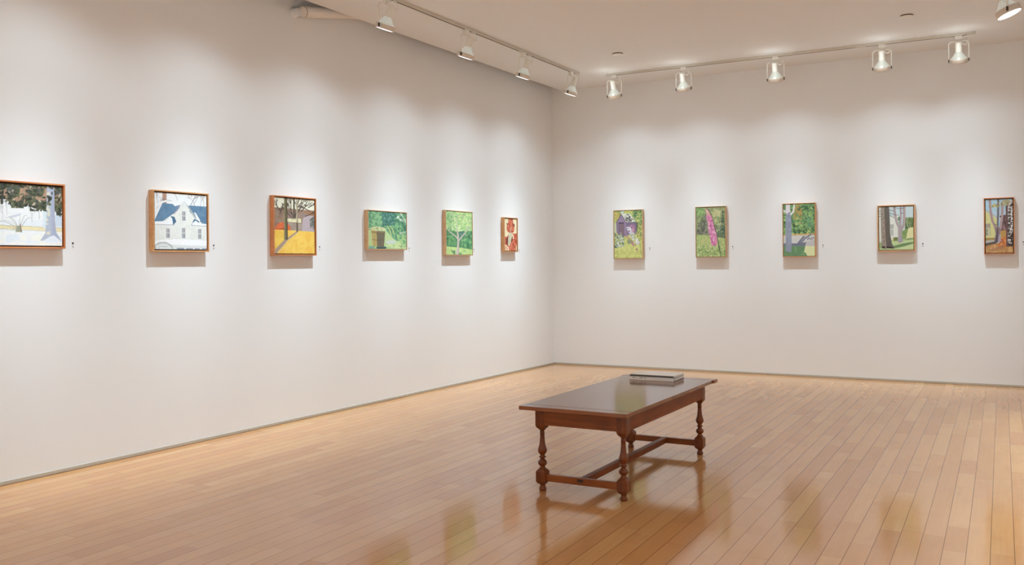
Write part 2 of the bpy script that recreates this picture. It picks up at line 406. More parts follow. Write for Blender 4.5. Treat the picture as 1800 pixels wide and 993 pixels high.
# ------------------------------------------------------------------ painted canvases
# each picture is painted in its own small coordinate frame (quad: left x, right x, top/bottom y at the left, top/bottom y at the right)
class Paint:
    def __init__(s, quad, nx, ny, seed=1):
        s.q = quad; s.SS = 2; s.nx, s.ny = nx, ny
        u = (np.arange(nx * s.SS) + 0.5) / (nx * s.SS); v = (np.arange(ny * s.SS) + 0.5) / (ny * s.SS)
        U, V = np.meshgrid(u, v)
        xl, xr, tl, bl, tr, br = quad
        s.X = xl + U * (xr - xl)
        s.Y = (tl + U * (tr - tl)) * (1 - V) + (bl + U * (br - bl)) * V
        s.U, s.V = U, V
        s.C = np.ones(U.shape + (3,)); s.R = np.random.RandomState(seed); s.rnd = random.Random(seed)
    def noise(s, cells, seed):
        r = np.random.RandomState(seed); out = 0; amp = 1.0; tot = 0
        for o in range(3):
            n = int(cells * 2 ** o) + 2; g = r.rand(n, n)
            x = s.U * (n - 1.001); y = s.V * (n - 1.001); xi = x.astype(int); yi = y.astype(int); fx = x - xi; fy = y - yi
            fx = fx * fx * (3 - 2 * fx); fy = fy * fy * (3 - 2 * fy)
            out = out + amp * ((g[yi, xi] * (1 - fx) + g[yi, xi + 1] * fx) * (1 - fy) + (g[yi + 1, xi] * (1 - fx) + g[yi + 1, xi + 1] * fx) * fy)
            tot += amp; amp *= 0.55
        return out / tot
    def mask(s, pts):
        p = np.array(pts, float); m = np.zeros(s.X.shape, bool)
        for i in range(len(p)):
            x0, y0 = p[i]; x1, y1 = p[(i + 1) % len(p)]
            if y0 == y1: continue
            c = (s.Y > min(y0, y1)) & (s.Y <= max(y0, y1)) & (s.X < x0 + (s.Y - y0) * (x1 - x0) / (y1 - y0))
            m ^= c
        return m
    def put(s, m, col, a=1.0):
        c = np.array(col, float) / 255
        s.C[m] = s.C[m] * (1 - a) + c * a
    def fill(s, col): s.C[:] = np.array(col, float) / 255
    def poly(s, pts, col, a=1.0): s.put(s.mask(pts), col, a)
    def mottle(s, pts, cols, cells=14, seed=3):
        """patchy brushwork of several colours inside a shape"""
        m = s.mask(pts) if pts is not None else np.ones(s.X.shape, bool)
        n = s.noise(cells, seed); n = (n - n.min()) / (n.max() - n.min()); rk = np.clip((n - 0.2) / 0.6, 0, 0.999)
        k = (rk * len(cols)).astype(int)
        cc = np.array(cols, float) / 255
        s.C[m] = cc[k[m]]
    def line(s, pts, w, col, a=1.0, w1=None):
        n = len(pts) - 1
        for i in range(n):
            (x0, y0), (x1, y1) = pts[i], pts[i + 1]
            wa = w if w1 is None else w + (w1 - w) * i / n; wb = w if w1 is None else w + (w1 - w) * (i + 1) / n
            dx, dy = x1 - x0, y1 - y0; l2 = dx * dx + dy * dy + 1e-9
            t = np.clip(((s.X - x0) * dx + (s.Y - y0) * dy) / l2, 0, 1)
            d = np.hypot(s.X - x0 - t * dx, s.Y - y0 - t * dy)
            s.put(d < (wa + (wb - wa) * t) / 2, col, a)
    def dabs(s, pts, cols, n, size, asp=1.0, ang=None, a=0.9):
        """n loose brush dabs scattered inside a shape"""
        p = np.array(pts, float); lo, hi = p.min(0), p.max(0); m0 = s.mask(pts)
        for _ in range(n):
            x, y = s.rnd.uniform(lo[0], hi[0]), s.rnd.uniform(lo[1], hi[1])
            r = size * s.rnd.uniform(0.5, 1.3); th = s.rnd.uniform(0, PI) if ang is None else ang + s.rnd.uniform(-0.4, 0.4)
            cx, sx = math.cos(th), math.sin(th); X = s.X - x; Y = s.Y - y
            e = ((X * cx + Y * sx) / (r * asp)) ** 2 + ((-X * sx + Y * cx) / r) ** 2
            s.put((e < 1) & m0, s.rnd.choice(cols), a)
    def twig(s, x, y, ang, ln, w, col, depth=3, spread=0.55):
        if depth == 0 or ln < 4: return
        x1, y1 = x + math.cos(ang) * ln, y - math.sin(ang) * ln
        s.line([(x, y), (x1, y1)], w, col)
        for k in range(2 if depth < 3 else 3):
            s.twig(x1, y1, ang + s.rnd.uniform(-spread, spread), ln * s.rnd.uniform(0.55, 0.8), max(w * 0.65, 2.2), col, depth - 1, spread)
    def result(s):
        q = s.noise(60, 11)[..., None]
        c = s.C + (q - 0.5) * 0.05; g = c @ np.array([0.3, 0.59, 0.11]); c = np.clip((g[..., None] + (c - g[..., None]) * 0.82) * 0.96, 0, 1)
        c = c.reshape(s.ny, s.SS, s.nx, s.SS, 3).mean((1, 3))
        return np.where(c <= 0.04045, c / 12.92, ((c + 0.055) / 1.055) ** 2.4)

def rect(x0, y0, x1, y1): return [(x0, y0), (x1, y0), (x1, y1), (x0, y1)]

def paint_snow_spruce():
    p = Paint((-370, 605, 100, 732, 150, 732), 290, 180, 1)
    p.fill((240, 241, 240))
    p.poly(rect(-400, 480, 620, 800), (232, 238, 242))
    p.mottle([(-400, 600), (620, 590), (620, 760), (-400, 760)], [(228, 236, 244), (240, 242, 240), (246, 245, 232)], 7, 5)
    p.poly([(-400, 560), (200, 575), (605, 590), (605, 553), (250, 540), (-400, 530)], (240, 224, 170))
    p.line([(-400, 530), (200, 540), (605, 556)], 4, (196, 180, 130))
    p.line([(-400, 560), (200, 578), (605, 592)], 3, (205, 190, 150))
    p.poly([(410, 400), (450, 380), (450, 560), (410, 560)], (216, 232, 240))
    p.poly([(530, 430), (605, 430), (605, 545), (530, 540)], (206, 222, 236))
    for x0, y0 in ((-300, 520), (-200, 500), (-110, 520), (20, 480), (60, 430), (372, 470), (300, 500)):
        p.twig(x0, y0, PI / 2, 60, 4, (182, 184, 186), 4, 0.6)
    # shrub with arching stems
    for k, (tx, ty) in enumerate(((-60, 520), (-30, 480), (10, 470), (50, 440), (100, 455), (190, 395), (250, 415), (300, 440), (-90, 560))):
        pts = []
        for j in range(9):
            t = j / 8; pts.append((175 + (tx - 175) * t, 590 + (ty - 590) * math.sin(t * PI / 2) + 55 * max(0, t - 0.6)))
        p.line(pts, 5, [(176, 176, 140), (150, 150, 132), (196, 192, 160)][k % 3], w1=2.5)
    p.poly([(140, 600), (150, 545), (190, 530), (205, 600)], (158, 160, 132))
    p.line([(186, 520), (193, 600)], 7, (140, 104, 92))
    p.poly([(70, 450), (190, 415), (190, 435), (100, 465)], (208, 212, 224))
    # overhanging spruce boughs
    p.poly([(-400, 90), (605, 90), (605, 300), (560, 330), (530, 380), (440, 385), (350, 365), (280, 350), (255, 320), (215, 340), (160, 350), (100, 315), (70, 300), (40, 260), (-60, 300), (-160, 280), (-250, 330), (-400, 300)], (190, 148, 116))
    for k in range(9):
        x0 = p.rnd.uniform(-300, 560); p.line([(x0, 130), (x0 - 60, 240), (x0 - 120, 300)], 8, (116, 96, 80))
    gr = [(64, 72, 56), (84, 92, 66), (52, 58, 48), (104, 108, 74), (96, 98, 92)]
    for sh, n in (([(-400, 90), (605, 90), (605, 165), (-400, 165)], 150), ([(-400, 100), (60, 100), (30, 240), (-60, 290), (-200, 270), (-400, 310)], 110),
                  ([(60, 170), (190, 150), (180, 240), (70, 300)], 36), ([(90, 290), (215, 285), (205, 345), (130, 350)], 26), ([(215, 180), (430, 160), (410, 240), (300, 250)], 36),
                  ([(250, 270), (470, 290), (450, 385), (350, 370), (280, 350)], 56), ([(530, 150), (605, 160), (605, 270), (540, 270)], 26), ([(530, 330), (600, 350), (590, 450), (540, 400)], 26)):
        p.dabs(sh, gr, int(n * 1.7), 15, 2.0)
    p.dabs([(-400, 120), (605, 120), (605, 290), (440, 360), (280, 330), (60, 280), (-400, 280)], gr + [(206, 190, 160), (176, 140, 112)], 170, 12, 2.2)
    for x0, y0, x1, y1 in ((-380, 290, -250, 345), (-250, 270, -60, 320), (-60, 240, 100, 330), (90, 290, 220, 365), (200, 260, 300, 350), (280, 330, 440, 392), (440, 350, 540, 400), (530, 290, 605, 430)):
        p.dabs(rect(x0, y0, x1, y1), gr[:4], 22, 12, 2.0)
    # blue grey trunk
    p.poly([(452, 140), (526, 140), (530, 480), (545, 600), (600, 690), (380, 680), (430, 610), (443, 480)], (182, 190, 208))
    p.poly([(495, 140), (526, 140), (530, 480), (545, 600), (590, 690), (500, 640)], (172, 180, 206))
    p.poly([(400, 685), (480, 640), (520, 628), (600, 690)], (232, 238, 246))
    p.dabs([(445, 180), (480, 180), (480, 620), (440, 620)], [(226, 222, 196)], 12, 13, 1.5)
    p.dabs([(450, 140), (520, 140), (490, 350), (450, 390)], gr, 8, 13, 2.0)
    p.line([(526, 430), (530, 570)], 4, (206, 160, 140))
    return p

def paint_snow_house():
    p = Paint((188, 727, 157, 752, 188, 745), 190, 206, 2)
    p.fill((240, 242, 242))
    for x0, y0, a0 in ((600, 300, 1.9), (560, 290, 1.2), (660, 300, 1.4), (700, 300, 1.7), (420, 240, 1.9), (210, 330, 1.1), (230, 290, 1.8)):
        p.twig(x0, y0, a0, 52, 4.0, (176, 174, 176), 4, 0.5)
    p.line([(555, 285), (610, 195)], 6, (150, 152, 156)); p.line([(585, 285), (640, 190)], 5, (150, 152, 156))
    p.poly(rect(268, 160, 308, 285), (190, 150, 124)); p.poly(rect(268, 225, 300, 290), (158, 132, 122))
    roof = (94, 136, 172)
    p.poly([(188, 450), (268, 270), (445, 285), (400, 490), (188, 490)], roof)
    p.poly([(535, 290), (727, 300), (727, 490), (560, 490)], roof)
    p.mottle([(200, 440), (275, 280), (430, 292), (390, 420), (215, 440)], [(90, 132, 168), (98, 140, 176), (104, 144, 178)], 8, 7)
    p.mottle([(560, 300), (727, 305), (727, 440), (640, 420)], [(88, 130, 168), (96, 138, 174), (104, 146, 180)], 8, 8)
    p.line([(190, 310), (250, 265), (310, 245), (350, 248)], 20, (244, 245, 244)); p.line([(355, 250), (395, 290), (430, 280)], 20, (244, 245, 244)); p.line([(300, 236), (360, 248)], 4, (150, 150, 150))
    wall = (230, 232, 224)
    p.poly([(188, 492), (385, 495), (400, 470), (385, 395), (480, 255), (590, 420), (575, 460), (560, 492), (727, 498), (727, 650), (188, 660)], wall)
    p.mottle([(200, 510), (480, 300), (720, 510), (720, 640), (200, 650)], [(228, 230, 222), (233, 235, 228), (236, 236, 226)], 9, 9)
    p.line([(445, 290), (380, 385)], 5, (198, 160, 168)); p.line([(480, 255), (385, 395)], 4, (208, 210, 206))
    p.poly([(485, 252), (550, 315), (620, 432), (600, 425)], (150, 160, 156)); p.line([(487, 250), (625, 440)], 6, (206, 210, 206))
    p.poly([(350, 405), (385, 410), (405, 460), (375, 495), (340, 470)], (70, 112, 150))
    p.poly([(188, 462), (300, 458), (345, 410), (362, 425), (372, 485), (340, 495), (188, 490)], (243, 245, 246))
    p.poly([(560, 495), (590, 430), (650, 445), (640, 470), (727, 478), (727, 500)], (74, 116, 154)); p.poly([(565, 492), (575, 470), (610, 445), (640, 470), (727, 480), (727, 499), (610, 496)], (243, 245, 246))
    p.poly([(590, 360), (608, 365), (655, 440), (650, 458), (625, 440)], (244, 246, 248))
    p.line([(188, 492), (385, 497)], 4, (134, 146, 160)); p.line([(560, 495), (727, 502)], 4, (134, 146, 160))
    for cx, y0, y1 in ((483, 355, 447), (320, 535, 628), (480, 528, 628), (650, 535, 632)):
        w = 15; ym = (y0 + y1) / 2
        p.poly(rect(cx - w - 5, y0 - 4, cx + w + 5, y1 + 5), (214, 216, 216)); p.poly(rect(cx - w, y0, cx + w, ym - 5), (156, 154, 158)); p.poly(rect(cx - w, ym + 4, cx + w, y1), (148, 148, 156))
        p.poly(rect(cx - w + 8, y0 + 4, cx + 2, ym - 8), (190, 186, 186)); p.poly(rect(cx - w + 8, ym + 10, cx + 2, y1 - 6), (184, 182, 184))
    p.poly([(188, 690), (240, 655), (400, 640), (727, 650), (727, 708), (188, 712)], (246, 247, 248))
    p.poly([(188, 700), (727, 706), (727, 760), (188, 760)], (222, 226, 224))
    p.poly([(188, 705), (230, 675), (300, 672), (360, 705), (380, 760), (188, 760)], (190, 196, 192)); p.poly([(205, 712), (250, 692), (310, 695), (350, 730), (360, 760), (205, 760)], (226, 230, 228))
    p.line([(228, 750), (228, 722), (310, 722)], 5, (170, 176, 178))
    for x0, x1 in ((408, 484), (505, 576), (594, 650), (672, 727)): p.poly(rect(x0, 732, x1, 750), (146, 154, 168))
    return p

def paint_yellow_field():
    p = Paint((198, 607, 157, 740, 182, 735), 150, 208, 3)
    p.fill((236, 234, 206))
    p.mottle([(198, 262), (607, 290), (607, 520), (198, 520)], [(150, 118, 96), (164, 132, 108), (158, 130, 120)], 9, 2)
    p.poly([(490, 295), (607, 292), (607, 345), (540, 340)], (170, 120, 84))
    p.poly([(480, 380), (520, 340), (590, 345), (607, 380), (607, 510), (470, 510)], (186, 168, 172))
    dk = (86, 72, 62)
    for x0, y0, a0, l in ((395, 390, 1.9, 95), (400, 380, 1.35, 95), (405, 370, 2.3, 80), (395, 350, 0.9, 75), (260, 300, 2.2, 60), (250, 330, 1.2, 50), (540, 260, 0.5, 60), (470, 300, 0.9, 60), (510, 350, 0.4, 60), (560, 300, 2.6, 60)):
        p.twig(x0, y0, a0, l, 9, dk, 4, 0.55)
    p.line([(393, 160), (395, 380)], 18, (96, 88, 70)); p.line([(330, 320), (380, 380)], 10, dk)
    p.dabs([(555, 380), (607, 350), (607, 490), (560, 480)], [(108, 112, 102), (132, 136, 124), (90, 92, 84)], 46, 9, 1.6)
    p.mottle(rect(330, 412, 470, 510), [(164, 142, 124), (176, 154, 134)], 8, 6)
    p.poly([(326, 376), (462, 376), (468, 418), (322, 412)], (232, 224, 176)); p.line([(324, 415), (468, 422)], 6, (110, 92, 78))
    p.dabs(rect(330, 380, 460, 410), [(206, 196, 140)], 14, 7)
    circ = [(282 + 78 * math.cos(t / 20 * 2 * PI), 492 + 78 * math.sin(t / 20 * 2 * PI)) for t in range(20)]
    p.poly(circ, (236, 104, 50)); p.dabs(circ, [(244, 120, 60), (226, 92, 44)], 40, 9)
    p.poly([(198, 492), (420, 500), (607, 508), (607, 745), (198, 745)], (250, 200, 66))
    p.mottle([(230, 745), (430, 515), (607, 512), (607, 745)], [(250, 188, 60), (252, 200, 70), (254, 206, 76), (252, 196, 66)], 5, 4)
    p.mottle([(198, 500), (410, 505), (200, 680)], [(252, 206, 72), (248, 196, 60)], 8, 5)
    p.poly([(198, 745), (198, 700), (290, 600), (410, 512), (432, 514), (330, 600), (230, 720), (222, 745)], (176, 148, 124))
    p.line([(222, 740), (330, 600), (430, 518)], 5, (230, 196, 150))
    p.line([(410, 500), (425, 500)], 8, (230, 214, 160))
    p.poly([(300, 150), (320, 150), (326, 595), (290, 595), (293, 300)], (104, 96, 66)); p.poly([(294, 150), (303, 150), (304, 590), (291, 592)], (142, 136, 92)); p.line([(322, 160), (325, 590)], 6, (70, 56, 44))
    p.poly([(418, 150), (430, 150), (434, 512), (415, 512), (418, 400)], (156, 138, 108)); p.poly([(416, 420), (432, 420), (433, 512), (415, 512)], (104, 86, 70)); p.line([(420, 170), (421, 400)], 5, (222, 212, 170))
    p.line([(245, 492), (265, 478), (285, 482), (300, 490)], 5, (120, 66, 44))
    return p

def paint_basket():
    p = Paint((222, 727, 158, 662, 188, 662), 140, 146, 4)
    p.mottle(None, [(104, 168, 120), (84, 148, 112), (120, 184, 124), (96, 160, 130), (64, 124, 98)], 8, 12)
    p.mottle([(400, 160), (600, 175), (590, 330), (420, 340), (380, 230)], [(58, 122, 106), (72, 138, 118), (50, 108, 98), (88, 150, 128)], 12, 13)
    p.dabs([(410, 170), (600, 180), (580, 330), (420, 330)], [(160, 206, 180), (130, 186, 160)], 50, 6)
    p.dabs([(222, 160), (400, 160), (400, 360), (222, 360)], [(126, 190, 130), (146, 202, 140), (84, 152, 112)], 80, 13, 2)
    p.dabs([(560, 190), (727, 190), (727, 560), (560, 560)], [(72, 136, 96), (110, 176, 120), (60, 120, 92), (134, 190, 120)], 120, 12, 2.2, 1.0)
    p.poly([(222, 400), (440, 400), (470, 440), (540, 520), (600, 560), (640, 540), (727, 600), (727, 665), (222, 665)], (186, 212, 140))
    p.mottle([(430, 560), (600, 560), (727, 610), (727, 665), (440, 665)], [(190, 214, 140), (206, 222, 150), (170, 204, 136)], 8, 3)
    p.dabs([(580, 470), (727, 470), (727, 620), (650, 600)], [(96, 164, 104), (140, 194, 120), (168, 206, 130)], 60, 11, 2.4, 1.4)
    p.poly([(440, 560), (540, 540), (600, 575), (520, 600), (450, 590)], (200, 212, 196))
    p.poly([(222, 625), (300, 630), (300, 665), (222, 665)], (120, 176, 150))
    p.poly([(320, 640), (330, 668), (440, 665), (462, 640), (420, 628)], (54, 96, 96))
    p.poly([(258, 412), (330, 420), (330, 630), (275, 628)], (196, 170, 92)); p.poly([(328, 425), (438, 432), (420, 640), (332, 640)], (114, 106, 84))
    p.poly([(258, 425), (262, 450), (436, 462), (438, 436)], (150, 124, 76), 0.6); p.line([(268, 540), (330, 550), (430, 545)], 5, (92, 74, 52)); p.line([(262, 448), (330, 455), (436, 460)], 4, (92, 74, 52))
    for x0 in (300, 355, 385, 410): p.line([(x0, 430), (x0 + 2, 630)], 3, (140, 122, 84))
    p.poly([(225, 395), (290, 365), (380, 368), (452, 395), (440, 420), (330, 428), (235, 412)], (206, 214, 150)); p.dabs([(230, 390), (300, 368), (440, 395), (340, 425)], [(222, 222, 170), (180, 196, 128), (150, 170, 110)], 40, 9, 1.6)
    p.line([(222, 405), (250, 410)], 8, (84, 140, 100))
    for x0, y0, x1, y1 in ((465, 365, 520, 480), (510, 365, 560, 470)):
        pts = [(x0 + (x1 - x0) * t, y0 + (y1 - y0) * t * t) for t in [k / 8 for k in range(9)]]
        p.line(pts, 16, (200, 214, 124)); p.line([(x + 9, y) for x, y in pts], 7, (70, 112, 70))
    for pts in ([(727, 320), (690, 280), (650, 275), (610, 245)], [(727, 290), (690, 260), (660, 205)], [(690, 280), (640, 270)], [(727, 432), (690, 438), (640, 460)]): p.line(pts, 8, (214, 222, 200))
    for x, y in ((608, 240), (648, 278), (655, 200), (648, 455)): p.dabs(rect(x - 18, y - 18, x + 18, y + 18), [(222, 228, 210), (186, 200, 170)], 6, 11)
    p.line([(620, 615), (650, 630), (665, 620)], 6, (92, 120, 70)); p.line([(650, 630), (655, 655)], 5, (92, 120, 70)); p.line([(690, 640), (720, 630)], 6, (90, 160, 90))
    return p

def paint_apple_tree():
    p = Paint((215, 587, 130, 765, 155, 765), 110, 168, 5)
    p.mottle(None, [(176, 216, 130), (150, 204, 120), (192, 226, 140), (124, 188, 112), (204, 232, 150)], 9, 21)
    p.dabs(rect(215, 130, 330, 430), [(110, 176, 106), (150, 204, 124), (180, 216, 140)], 90, 11, 2, 1.4)
    p.dabs(rect(330, 140, 587, 360), [(204, 232, 150), (170, 214, 128), (150, 196, 110), (214, 232, 140)], 90, 12, 1.6)
    p.dabs(rect(340, 150, 500, 300), [(110, 150, 96), (150, 110, 90), (100, 150, 100)], 34, 5)
    p.mottle([(215, 400), (300, 420), (400, 440), (480, 430), (587, 420), (587, 690), (215, 650)], [(84, 146, 88), (66, 128, 84), (100, 168, 100), (76, 140, 96), (120, 182, 110)], 9, 23)
    p.poly([(390, 430), (470, 420), (480, 500), (450, 560), (400, 540)], (80, 126, 112)); p.poly([(480, 540), (560, 520), (570, 640), (500, 660)], (74, 154, 96))
    p.dabs([(215, 470), (340, 460), (350, 640), (215, 640)], [(60, 120, 76), (96, 160, 96), (110, 176, 104)], 50, 12, 1.8)
    p.dabs([(420, 470), (587, 380), (587, 680), (420, 680)], [(84, 160, 96), (130, 190, 120), (64, 124, 84)], 70, 11, 2, 1.4)
    p.poly([(215, 645), (400, 662), (587, 690), (587, 770), (215, 770)], (190, 222, 128)); p.mottle([(225, 655), (587, 700), (587, 770), (225, 770)], [(186, 220, 124), (198, 228, 136), (206, 226, 132)], 8, 24)
    br = (206, 190, 176)
    p.poly([(372, 540), (402, 545), (396, 640), (392, 770), (345, 770), (366, 640)], br); p.line([(396, 560), (388, 760)], 6, (170, 150, 140))
    for pts, w in (([(384, 545), (340, 490), (270, 440), (215, 370)], 20), ([(390, 560), (440, 500), (500, 430), (550, 365)], 20), ([(385, 520), (375, 420), (360, 300), (330, 250)], 15), ([(380, 520), (368, 420)], 20), ([(370, 420), (330, 400), (300, 330)], 8), ([(500, 430), (520, 370), (515, 340)], 12), ([(270, 440), (250, 420), (300, 350)], 8), ([(375, 410), (420, 390), (440, 300)], 7), ([(490, 460), (530, 490)], 7), ([(440, 470), (395, 465)], 5)):
        p.line(pts, w, br, w1=w * 0.4)
    for x0, y0, a0 in ((300, 340, 1.8), (330, 260, 1.7), (360, 300, 1.2), (440, 300, 1.3), (550, 365, 1.4), (230, 390, 2.0)): p.twig(x0, y0, a0, 46, 5, (186, 190, 150), 4, 0.6)
    p.dabs([(275, 700), (340, 700), (340, 765), (290, 760)], [(96, 150, 96)], 10, 9, 2); p.dabs([(385, 735), (430, 735), (430, 765), (385, 765)], [(96, 160, 110)], 8, 10); p.dabs([(420, 700), (500, 700), (500, 730), (420, 730)], [(130, 190, 120)], 10, 6, 2)
    return p

def paint_iris():
    p = Paint((277, 490, 140, 700, 150, 700), 62, 150, 6)
    p.fill((238, 222, 172))
    red = [(216, 96, 62), (228, 112, 74), (200, 76, 52), (188, 66, 46)]
    up = [(345, 140), (420, 145), (430, 220), (455, 240), (450, 290), (440, 370), (420, 385), (345, 385), (315, 340), (318, 250), (340, 215)]
    p.poly(up, red[0]); p.dabs(up, red, 46, 17, 2.2, 1.4)
    p.dabs([(415, 230), (460, 235), (450, 290), (420, 280)], [(130, 60, 50), (150, 70, 50)], 8, 12); p.dabs([(315, 220), (340, 225), (335, 260), (315, 260)], [(150, 80, 50)], 5, 11); p.dabs([(335, 280), (365, 290), (355, 330), (335, 320)], [(160, 54, 40)], 5, 11)
    p.line([(345, 250), (350, 300)], 10, (244, 150, 110)); p.line([(395, 200), (400, 330)], 10, (240, 140, 100))
    low = [(277, 455), (320, 460), (350, 410), (380, 385), (430, 400), (490, 395), (490, 705), (277, 705)]
    p.poly(low, (220, 104, 70)); p.dabs(low, red, 50, 18, 2.2, 1.2)
    p.poly([(277, 590), (310, 600), (350, 640), (355, 705), (277, 705)], (236, 200, 160)); p.line([(300, 620), (330, 700)], 8, (206, 120, 80)); p.line([(285, 640), (295, 700)], 7, (212, 140, 96))
    p.poly([(300, 500), (340, 440), (350, 470), (325, 600), (300, 570)], (140, 52, 42))
    p.poly([(400, 460), (420, 500), (390, 560), (385, 500)], (130, 56, 44))
    p.poly([(355, 390), (400, 385), (405, 450), (380, 560), (365, 620), (335, 600), (340, 480)], (214, 210, 172)); p.line([(365, 440), (350, 590)], 6, (140, 134, 100)); p.line([(385, 400), (380, 540)], 5, (176, 172, 130)); p.line([(380, 300), (385, 370)], 16, (206, 160, 130))
    p.poly([(405, 415), (425, 410), (440, 490), (425, 500)], (240, 226, 180))
    p.line([(490, 635), (450, 640), (430, 600), (430, 560)], 7, (160, 56, 40)); p.poly([(470, 620), (490, 600), (490, 705), (470, 705)], (226, 200, 150))
    p.line([(380, 690), (395, 580), (440, 520)], 12, (242, 134, 92)); p.line([(440, 690), (450, 650)], 10, (242, 140, 100))
    return p

def paint_shed():
    p = Paint((155, 545, 130, 780, 122, 778), 112, 176, 7)
    p.mottle(None, [(196, 196, 90), (176, 184, 92), (208, 208, 110), (160, 172, 96)], 9, 31)
    p.dabs(rect(155, 130, 250, 300), [(206, 176, 80), (160, 160, 84), (216, 196, 96), (140, 150, 90)], 60, 12)
    p.dabs(rect(400, 125, 545, 300), [(90, 132, 84), (130, 160, 92), (70, 116, 80), (176, 190, 100)], 80, 11, 1.8)
    p.dabs(rect(450, 290, 545, 480), [(150, 160, 84), (116, 136, 80), (190, 196, 100)], 50, 13)
    p.poly([(245, 130), (300, 130), (285, 160), (255, 158)], (190, 210, 214))
    p.poly([(155, 300), (185, 290), (190, 440), (155, 440)], (200, 206, 160))
    p.poly([(155, 620), (300, 590), (545, 600), (545, 785), (155, 785)], (206, 208, 110)); p.mottle([(160, 640), (545, 600), (545, 785), (160, 785)], [(198, 202, 104), (214, 214, 120), (190, 196, 96)], 8, 32)
    pu = (140, 118, 148)
    p.poly([(185, 290), (255, 178), (325, 285), (470, 290), (460, 440), (330, 470), (290, 480), (240, 470), (190, 430)], pu)
    p.poly([(325, 285), (470, 290), (462, 400), (330, 400)], (128, 108, 142)); p.poly([(462, 290), (490, 290), (475, 400), (460, 420)], (104, 104, 84))
    p.poly([(190, 290), (255, 185), (320, 285)], (150, 128, 160)); p.poly(rect(228, 298, 298, 470), (134, 106, 116)); p.poly(rect(222, 290, 298, 302), (54, 40, 56)); p.line([(228, 302), (230, 450)], 4, (100, 80, 108)); p.line([(312, 290), (308, 440)], 7, (168, 148, 176))
    p.poly([(258, 165), (380, 168), (455, 280), (325, 288)], (218, 218, 202)); p.dabs([(265, 172), (378, 172), (445, 278), (330, 282)], [(70, 66, 66), (110, 108, 100), (150, 150, 140)], 34, 8, 1.8)
    p.line([(186, 292), (256, 176), (326, 290), (470, 292)], 7, (92, 76, 100)); p.dabs(rect(360, 235, 400, 278), [(50, 48, 50)], 8, 9)
    p.dabs([(350, 320), (440, 320), (450, 440), (400, 430)], [(196, 130, 160), (170, 110, 150), (150, 90, 130), (210, 150, 176)], 56, 9, 1.6)
    p.dabs([(320, 350), (380, 350), (510, 560), (490, 610), (420, 560)], [(226, 222, 226), (206, 204, 212), (190, 196, 176)], 110, 10, 1.4)
    p.dabs([(300, 470), (340, 470), (500, 650), (480, 700), (440, 640)], [(176, 108, 120), (196, 130, 140), (150, 96, 104)], 70, 10, 1.8, 1.2)
    p.dabs([(460, 410), (545, 470), (530, 500), (460, 440)], [(190, 140, 120), (170, 150, 100)], 22, 8)
    p.dabs([(160, 430), (300, 470), (290, 620), (170, 640)], [(120, 140, 120), (200, 208, 180), (96, 116, 108), (150, 170, 130), (216, 220, 196)], 120, 11, 1.4); p.dabs(rect(155, 600, 200, 640), [(70, 100, 80)], 8, 11)
    p.dabs([(290, 480), (340, 500), (350, 600), (290, 600)], [(210, 210, 110), (190, 196, 100)], 26, 11)
    p.dabs(rect(340, 530, 410, 590), [(110, 130, 100), (140, 150, 110)], 18, 10)
    p.line([(470, 460), (510, 560), (530, 740)], 5, (120, 130, 70)); p.line([(240, 430), (262, 440)], 6, (220, 220, 200))
    return p

